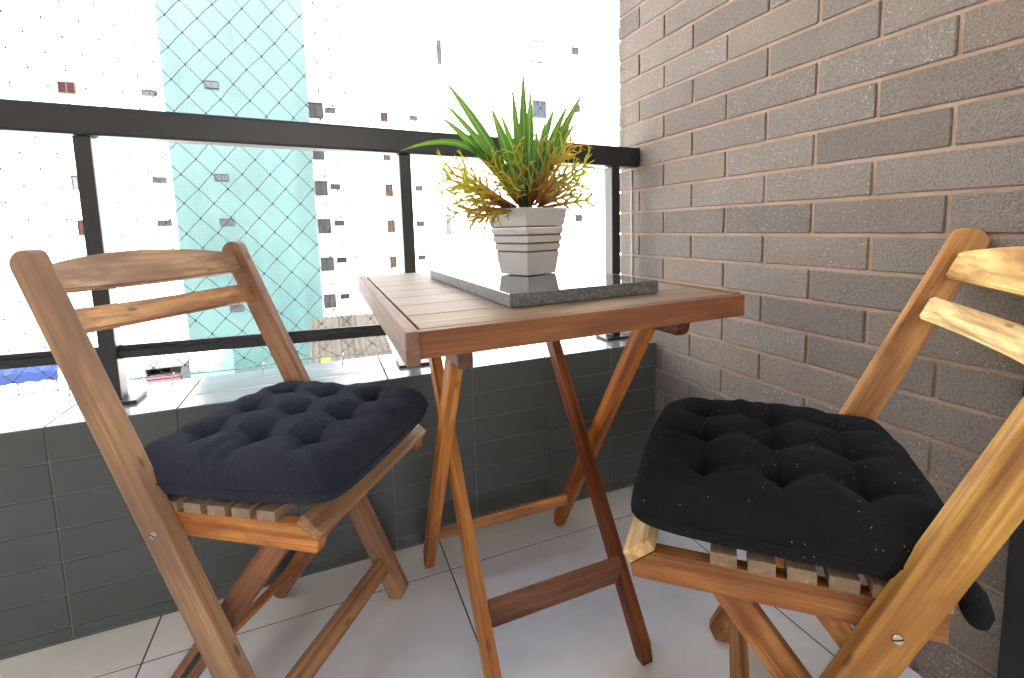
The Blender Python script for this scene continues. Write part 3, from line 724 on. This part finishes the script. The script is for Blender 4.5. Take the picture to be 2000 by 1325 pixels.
# ------------------------------------------------------------------ cushions
def cushion(name, label, mat, base, th, cu, size, seed, tieside):
    """square tufted cushion, 3 x 3 buttons, lying on the seat slats"""
    ce = empty(name, base, th); tag(ce, label, 'cushion', 'tufted seat cushions')
    nn = 96; T0 = .061; hw = size/2
    tuft = [(a*size*.262, b*size*.262) for a in (-1, 0, 1) for b in (-1, 0, 1)]
    def prof(x, y):
        ex, ey = min(1, abs(x)/hw), min(1, abs(y)/hw)
        return ((1-ex**6)*(1-ey**6))**.45
    def top(x, y):
        s = Vector((x*9+seed, y*9, .5))
        h = prof(x, y)*T0*(1+.10*noise.noise(s))
        dmin = min(math.hypot(x-a, y-b) for a, b in tuft)
        h -= .014*math.exp(-dmin/.014) + .012*math.exp(-(dmin/.042)**2)
        g_ = size*.262
        def along(q):                               # folds are deepest at the buttons and die out towards the rim
            if abs(q) < g_: return .40+.60*math.exp(-min(abs(q), g_-abs(q))/.030)
            return math.exp(-((abs(q)-g_)/.055)**2)
        for c in (-g_, 0, g_):
            wob = .007*noise.noise(Vector((y*13+seed, c*30, 1))); wob2 = .007*noise.noise(Vector((c*30, x*13, 3+seed)))
            h -= .0145*along(y)*math.exp(-abs(x-c-wob)/.0125) + .0145*along(x)*math.exp(-abs(y-c-wob2)/.0125)
        ex = max(abs(x), abs(y))/hw                 # gathers towards the rim
        if ex > .55:
            an = math.atan2(y, x); h += .0016*math.sin(an*17+seed+4.5*noise.noise(Vector((an*2.3, seed, 0))))*min(1, (ex-.55)/.2)*min(1, (1-ex)/.12)
        return h
    bm = bmesh.new(); gt = {}; gb = {}
    def warp(x, y):                                 # edges bulge between the corners
        b = 1 + .035*(math.cos(x/hw*math.pi/2))*(abs(y)/hw)**3
        c = 1 + .035*(math.cos(y/hw*math.pi/2))*(abs(x)/hw)**3
        r = max(abs(x), abs(y))/hw
        k = 1-.03*((abs(x)/hw)**6)*((abs(y)/hw)**6)
        return x*c*k, y*b*k
    sag = lambda x, y: .004*noise.noise(Vector((x*5+seed, y*5, 9)))
    for i in range(nn+1):
        for j in range(nn+1):
            # denser sampling near the rim
            a = -1+2*i/nn; b = -1+2*j/nn
            x = hw*math.sin(a*math.pi/2*.999)/math.sin(math.pi/2*.999) if False else hw*(a*.72+.28*math.sin(a*math.pi/2)); y = hw*(b*.72+.28*math.sin(b*math.pi/2))
            wx, wy = warp(x, y); pr_ = prof(x, y)
            rim = i in (0, nn) or j in (0, nn)
            zt = .031+max(top(x, y), -.012) if not rim else .030
            gt[i, j] = bm.verts.new((wx, wy, zt))
            if rim: gb[i, j] = gt[i, j]
            else: gb[i, j] = bm.verts.new((wx, wy, .030-.030*min(1, pr_*1.25)**.8))
    for i in range(nn):
        for j in range(nn):
            bm.faces.new((gt[i, j], gt[i+1, j], gt[i+1, j+1], gt[i, j+1]))
            bm.faces.new((gb[i, j], gb[i, j+1], gb[i+1, j+1], gb[i+1, j]))
    me = from_bm(bm, 'cover')
    off = Matrix.Translation((cu[0], cu[1], .0003))
    link('cover', me, mat, ce, off @ Matrix.Rotation(cu[2], 4, 'Z'), smooth=True)
    for a, b in tuft:
        bm = bmesh.new(); bmesh.ops.create_uvsphere(bm, u_segments=10, v_segments=6, radius=.0055, matrix=Matrix.Diagonal((1, 1, .4, 1)))
        link('button', from_bm(bm, 'button'), mat, ce, off @ Matrix.Rotation(cu[2], 4, 'Z') @ Matrix.Translation((a, b, .031+top(a, b)+.0005)), smooth=True)
    # cloth tie that hangs from the rear corner
    sx, sy = -hw*.90, tieside*hw*.90
    X_, Y_ = sx+cu[0], sy+cu[1]
    pts = [Vector((X_+.02, Y_-tieside*.01, .03)), Vector((X_-.002, Y_, .018)), Vector((X_-.014, Y_+tieside*.003, .0)), Vector((X_-.020, Y_+tieside*.004, -.018)), Vector((X_-.021, Y_+tieside*.003, -.030)), Vector((X_-.020, Y_+tieside*.003, -.035))]
    tubes('tie', [pts], .012, mat, ce, 12, True, [.006, .011, .0145, .0145, .010, .004])
    # corded seam around the rim
    rim_ = []
    for k in range(161):
        q = (k % 160)/40; e_ = int(q); f_ = -1+2*(q-e_)
        x, y = ((f_*hw, -hw), (hw, f_*hw), (-f_*hw, hw), (-hw, -f_*hw))[e_]
        wx, wy = warp(x, y); rim_.append(Vector((wx, wy, .030)))
    so3 = tubes('seam', [rim_], .0022, mat, ce, 6); so3.matrix_local = off @ Matrix.Rotation(cu[2], 4, 'Z')
    return ce
SEATZ = .4382
cushion('seat_cushion', 'navy blue tufted cushion on the chair beside the parapet', FAB_NAVY, (left.location.x, left.location.y, SEATZ), R(-34.98), (-.085, .005, R(1.5)), .372, 3, 1)
cushion('seat_cushion', 'black lint-speckled tufted cushion on the chair beside the brick wall', FAB_BLACK, (right.location.x, right.location.y, SEATZ), R(135.62), (-.075, -.002, R(-1)), .372, 11, 1)

# floor drain in the corner
dr = empty('floor_drain', (-.105, -.123, 0)); tag(dr, 'small square floor drain with dark grate in the corner by the brick wall', 'drain')
box('drain_frame', (-.048, -.045, .0004), (.048, .045, .0026), plain('drain_steel', (.45, .44, .42), .35, .9), dr, .0008, seg=1)
box('grate', (-.041, -.038, .0027), (.041, .038, .0034), DARK, dr)

# ================================================================== TOWN OUTSIDE
FAC = noisy('white_facade_paint', (.80, .80, .78), (.86, .86, .85), .35, .85, rand=False)
def make_teal():
    m, n, l, b = new_mat('teal_facade_tile'); v = obj_coord(n, l, rand=False)
    st = noise_(n, l, obj_coord(n, l, (.55, .55, .05), rand=False), 1.3, 5, .6)
    bl = noise_(n, l, v, .22, 4)
    c = mixc(n, l, ramp(n, l, st, [(.42, (0, 0, 0)), (.58, (1, 1, 1))]), (.0035, .030, .0310), (.012, .052, .052))
    c = mixc(n, l, ramp(n, l, bl, [(.35, (0, 0, 0)), (.7, (.8, .8, .8))]), c, (.028, .070, .069))
    br = N(n, 'ShaderNodeTexBrick'); br.offset = 0; br.inputs['Scale'].default_value = 2.6; br.inputs['Mortar Size'].default_value = .035
    br.inputs['Brick Width'].default_value = .5; br.inputs['Row Height'].default_value = .5
    rx = n.new('ShaderNodeMapping'); rx.inputs['Rotation'].default_value = (R(90), 0, 0); l.new(v, rx.inputs['Vector']); l.new(rx.outputs[0], br.inputs['Vector'])
    c = mixc(n, l, math_(n, l, 'MULTIPLY', br.outputs['Fac'], .45), c, (.038, .074, .073))
    l.new(c, b.inputs['Base Color']); b.inputs['Roughness'].default_value = .6; return m
TEAL = make_teal()
WDARK = plain('dark_window_glass', (.010, .0105, .012), .3); WBLUE = plain('blue_grey_glass', (.013, .017, .027), .3)
WBROWN = plain('brown_shutter', (.028, .016, .008), .7, 0, .2); WRED = plain('red_brown_shutter', (.028, .0075, .0048), .7, 0, .2); FRAMEM = plain('window_frame_grey', (.032, .032, .035), .6)
WGREY = plain('grey_balcony_recess', (.060, .058, .056), .7)
def building(name, label, X0, X1, Y, depth, z1, mat):
    e = empty(name, ((X0+X1)/2, Y, GZ)); tag(e, label, 'building')
    link('wall', box_mesh('wall', (X0, Y, GZ), (X1, Y+depth, z1)), mat, e, Matrix.Translation((-(X0+X1)/2, -Y, -GZ)))
    return e
def window(bld, Y, px, py, wpx, hpx, pane, shutter=False, outline=False):
    c = on_y(px, py, Y); a = on_y(px-wpx/2, py, Y); b = on_y(px+wpx/2, py, Y); t = on_y(px, py-hpx/2, Y); u = on_y(px, py+hpx/2, Y)
    hx, hz = (b.x-a.x)/2, (t.z-u.z)/2
    l = bld.location; wx = empty('window', (c.x-l.x, -.03, c.z-l.z)); wx.parent = bld
    f = min(hx, hz)*.14
    bm = bmesh.new()
    def bx(x0, x1, z0, z1, y0=-.05, y1=.029):
        r = bmesh.ops.create_cube(bm, size=1)
        for v in r['verts']: v.co = Vector((x0+(v.co.x+.5)*(x1-x0), y0+(v.co.y+.5)*(y1-y0), z0+(v.co.z+.5)*(z1-z0)))
    bx(-hx, hx, hz-f, hz); bx(-hx, hx, -hz, -hz+f); bx(-hx, -hx+f, -hz+f, hz-f); bx(hx-f, hx, -hz+f, hz-f)
    if hx > hz*.55: bx(-f*.35, f*.35, -hz+f, hz-f)
    link('frame', from_bm(bm, 'frame'), FRAMEM, wx)
    link('pane', box_mesh('pane', (-hx+f, .0, -hz+f), (hx-f, .025, hz-f)), pane, wx)
    if shutter:
        bm = bmesh.new(); k = 6
        for i in range(k):
            z0 = -hz+f+(2*hz-2*f)*(i+.2)/k; z1_ = -hz+f+(2*hz-2*f)*(i+.75)/k
            bx(-hx+f, hx-f, z0, z1_, -.035, -.001)
        link('shutter', from_bm(bm, 'shutter'), pane, wx)
YL, YT, YR = 31.0, 30.2, 37.0
xl = on_y(336, 345, YT).x; xr = on_y(611, 345, YT).x
b1 = building('apartment_tower', 'white apartment tower left of the teal one, with a red-brown shuttered window', -75, xl+.5, YL, 14, 34, FAC)
b2 = building('apartment_tower', 'tall teal tiled tower seen through the safety net', xl, xr, YT, 15, 36, TEAL)
b3 = building('apartment_tower', 'white apartment tower right of the teal one, with rows of small windows', xr-.5, 70, YR, 14, 40, FAC)
for b in (b1, b2, b3): b['group'] = 'apartment towers across the street'
for a in [(131, 172, 36, 24, WRED, True), (292, 182, 30, 12, WDARK), (312, 352, 28, 12, WDARK), (322, 436, 28, 12, WDARK), (148, 357, 14, 28, WGREY), (159, 445, 12, 30, WRED), (331, 520, 24, 11, WDARK)]:
    window(b1, YL, *a)
for a in [(412, 165, 28, 14, WBLUE), (432, 346, 28, 12, WBLUE), (443, 433, 28, 12, WBLUE), (462, 601, 26, 12, WBLUE), (453, 517, 27, 12, WBLUE)]:
    window(b2, YT, *a)
for a in [(617, 216, 28, 30, WGREY), (645, 216, 20, 10, WDARK), (628, 368, 24, 28, WGREY), (655, 365, 19, 10, WDARK), (634, 442, 25, 28, WGREY), (663, 436, 19, 10, WDARK), (640, 516, 25, 26, WGREY), (668, 508, 19, 10, WDARK), (645, 588, 23, 26, WGREY), (674, 579, 18, 9, WDARK), (622, 300, 22, 24, WGREY),
          (750, 229, 14, 18, WBROWN, True), (755, 306, 14, 15, WBROWN), (760, 372, 15, 24, WBROWN), (764, 442, 15, 24, WBROWN), (768, 512, 13, 22, WBROWN), (807, 231, 16, 9, WDARK), (818, 368, 15, 10, WDARK), (821, 437, 15, 10, WDARK), (824, 503, 14, 9, WDARK),
          (857, 102, 9, 46, WDARK), (876, 439, 9, 40, WGREY), (1050, 101, 28, 44, FAC), (1123, 100, 14, 14, WDARK), (1053, 214, 27, 34, WBLUE), (1126, 212, 13, 14, WDARK), (1130, 426, 13, 13, WDARK), (1131, 536, 13, 13, WDARK)]:
    window(b3, YR, *a)
# low buildings and awnings at street level
ROOF = noisy('fibre_cement_roof', (.060, .055, .045), (.09, .082, .066), .8, .9, rand=False)
BLUE = plain('blue_awning_cloth', (.004, .026, .12), .6); PINK = plain('faded_red_awning', (.10, .024, .034), .6); YELS = plain('yellow_board', (.15, .12, .007), .5)
def shed(name, label, pxa, pxb, pyt, Y, depth, hroof, wallm, roofm, cat='house'):
    a = on_y(pxa, pyt, Y); b = on_y(pxb, pyt, Y)
    X0, X1, zt = a.x, b.x, (a.z+b.z)/2
    e = empty(name, ((X0+X1)/2, Y, GZ)); tag(e, label, cat)
    ml = Matrix.Translation((-(X0+X1)/2, -Y, -GZ))
    link('wall', box_mesh('wall', (X0, Y, GZ), (X1, Y+depth, zt)), wallm, e, ml)
    bm = bmesh.new(); nx = 40
    for j in (0, 1):
        for i in range(nx+1):
            x = X0-.15+(X1-X0+.3)*i/nx
            bm.verts.new((x, Y-.3+(depth+.4)*j, zt+.03+hroof*j+.05*math.sin(i*2.2)))
    bm.verts.ensure_lookup_table()
    for i in range(nx): bm.faces.new((bm.verts[i], bm.verts[i+1], bm.verts[nx+2+i], bm.verts[nx+1+i]))
    r = bmesh.ops.solidify(bm, geom=bm.faces[:], thickness=.04)
    link('roof', from_bm(bm, 'roof'), roofm, e, ml)
    return e, X0, X1, zt
shed('low_house', 'low shed with grey corrugated roof at street level below the railing', 612, 765, 712, 21.0, 6.5, 1.1, FAC, ROOF)
e, X0, X1, zt = shed('low_house', 'white low house with teal front at the foot of the teal tower', 258, 415, 728, 22.5, 5.0, .3, plain('teal_wall_paint', (.16, .40, .40), .7), FAC)
def awning(name, label, pxa, pxb, py0, py1, Y, m):
    a = on_y(pxa, py0, Y); b = on_y(pxb, py0, Y); c = on_y((pxa+pxb)/2, py1, Y)
    e = empty(name, ((a.x+b.x)/2, Y, GZ)); tag(e, label, 'awning'); ml = Matrix.Translation((-(a.x+b.x)/2, -Y, -GZ))
    bm = bmesh.new(); hh = a.z-c.z; z0 = (a.z+b.z)/2; n = 16
    top = []; 
    for i in range(n+1):
        x = a.x+(b.x-a.x)*i/n; s = .04*math.sin(i*2.0)
        top.append([bm.verts.new((x, Y+1.6, z0+.25)), bm.verts.new((x, Y, z0-hh*.45+s)), bm.verts.new((x, Y-.02, z0-hh+s))])
    for p, q in zip(top, top[1:]):
        for k in (0, 1): bm.faces.new((p[k], q[k], q[k+1], p[k+1]))
    bmesh.ops.solidify(bm, geom=bm.faces[:], thickness=.03)
    link('canvas', from_bm(bm, 'canvas'), m, e, ml)
    for x in (a.x+.1, (a.x+b.x)/2, b.x-.1):
        cyl('pole', (x-(a.x+b.x)/2, .03, 0), (x-(a.x+b.x)/2, .03, z0-hh*.55-GZ), .035, FRAMEM, e, 10)
awning('street_awning', 'blue canvas awning at street level in the lower left', -60, 112, 716, 742, 24.0, BLUE)
YS = 19.5; a = on_y(282, 718, YS); b = on_y(356, 718, YS); zb = on_y(320, 757, YS).z
st_ = empty('street_stall', ((a.x+b.x)/2, YS, GZ)); tag(st_, 'dark open street stall with faded red bars beside the railing post', 'stall')
hx = (b.x-a.x)/2; zt_, zb_ = (a.z+b.z)/2-GZ, zb-GZ
box('back', (-hx, .9, 0), (hx, 1.0, zt_), plain('stall_interior_shade', (.022, .018, .016), .8), st_)  # near-black back panel, the shade inside the stall put into its colour
for sx in (-hx, hx-.05): box('side', (sx, 0, 0), (sx+.05, .899, zt_), FRAMEM, st_)
box('roof', (-hx-.08, -.1, zt_+.001), (hx+.08, 1.05, zt_+.05), WGREY, st_)
for k in range(4):
    z0 = zb_ + (zt_-zb_)*(.02+.155*k); box('red_bar', (-hx+.06, -.03-.02*k, z0), (hx-.06, .0-.02*k, z0+.07), PINK, st_, .008)
box('crate', (.12, .25, zb_+(zt_-zb_)*.62), (.42, .6, zb_+(zt_-zb_)*.86), WBROWN, st_)
box('shelf', (-hx+.051, .2, zb_+(zt_-zb_)*.585), (hx-.051, .895, zb_+(zt_-zb_)*.618), FRAMEM, st_)
a = on_y(637, 708, 18.5)
sg_ = empty('street_sign', (a.x, 18.5, GZ)); tag(sg_, 'small yellow board on a post below the railing', 'sign')
box('board', (-.17, -.03, a.z-GZ-.15), (.17, .03, a.z-GZ+.16), YELS, sg_, .01); cyl('pole', (0, .06, 0), (0, .06, a.z-GZ), .03, FRAMEM, sg_, 10)
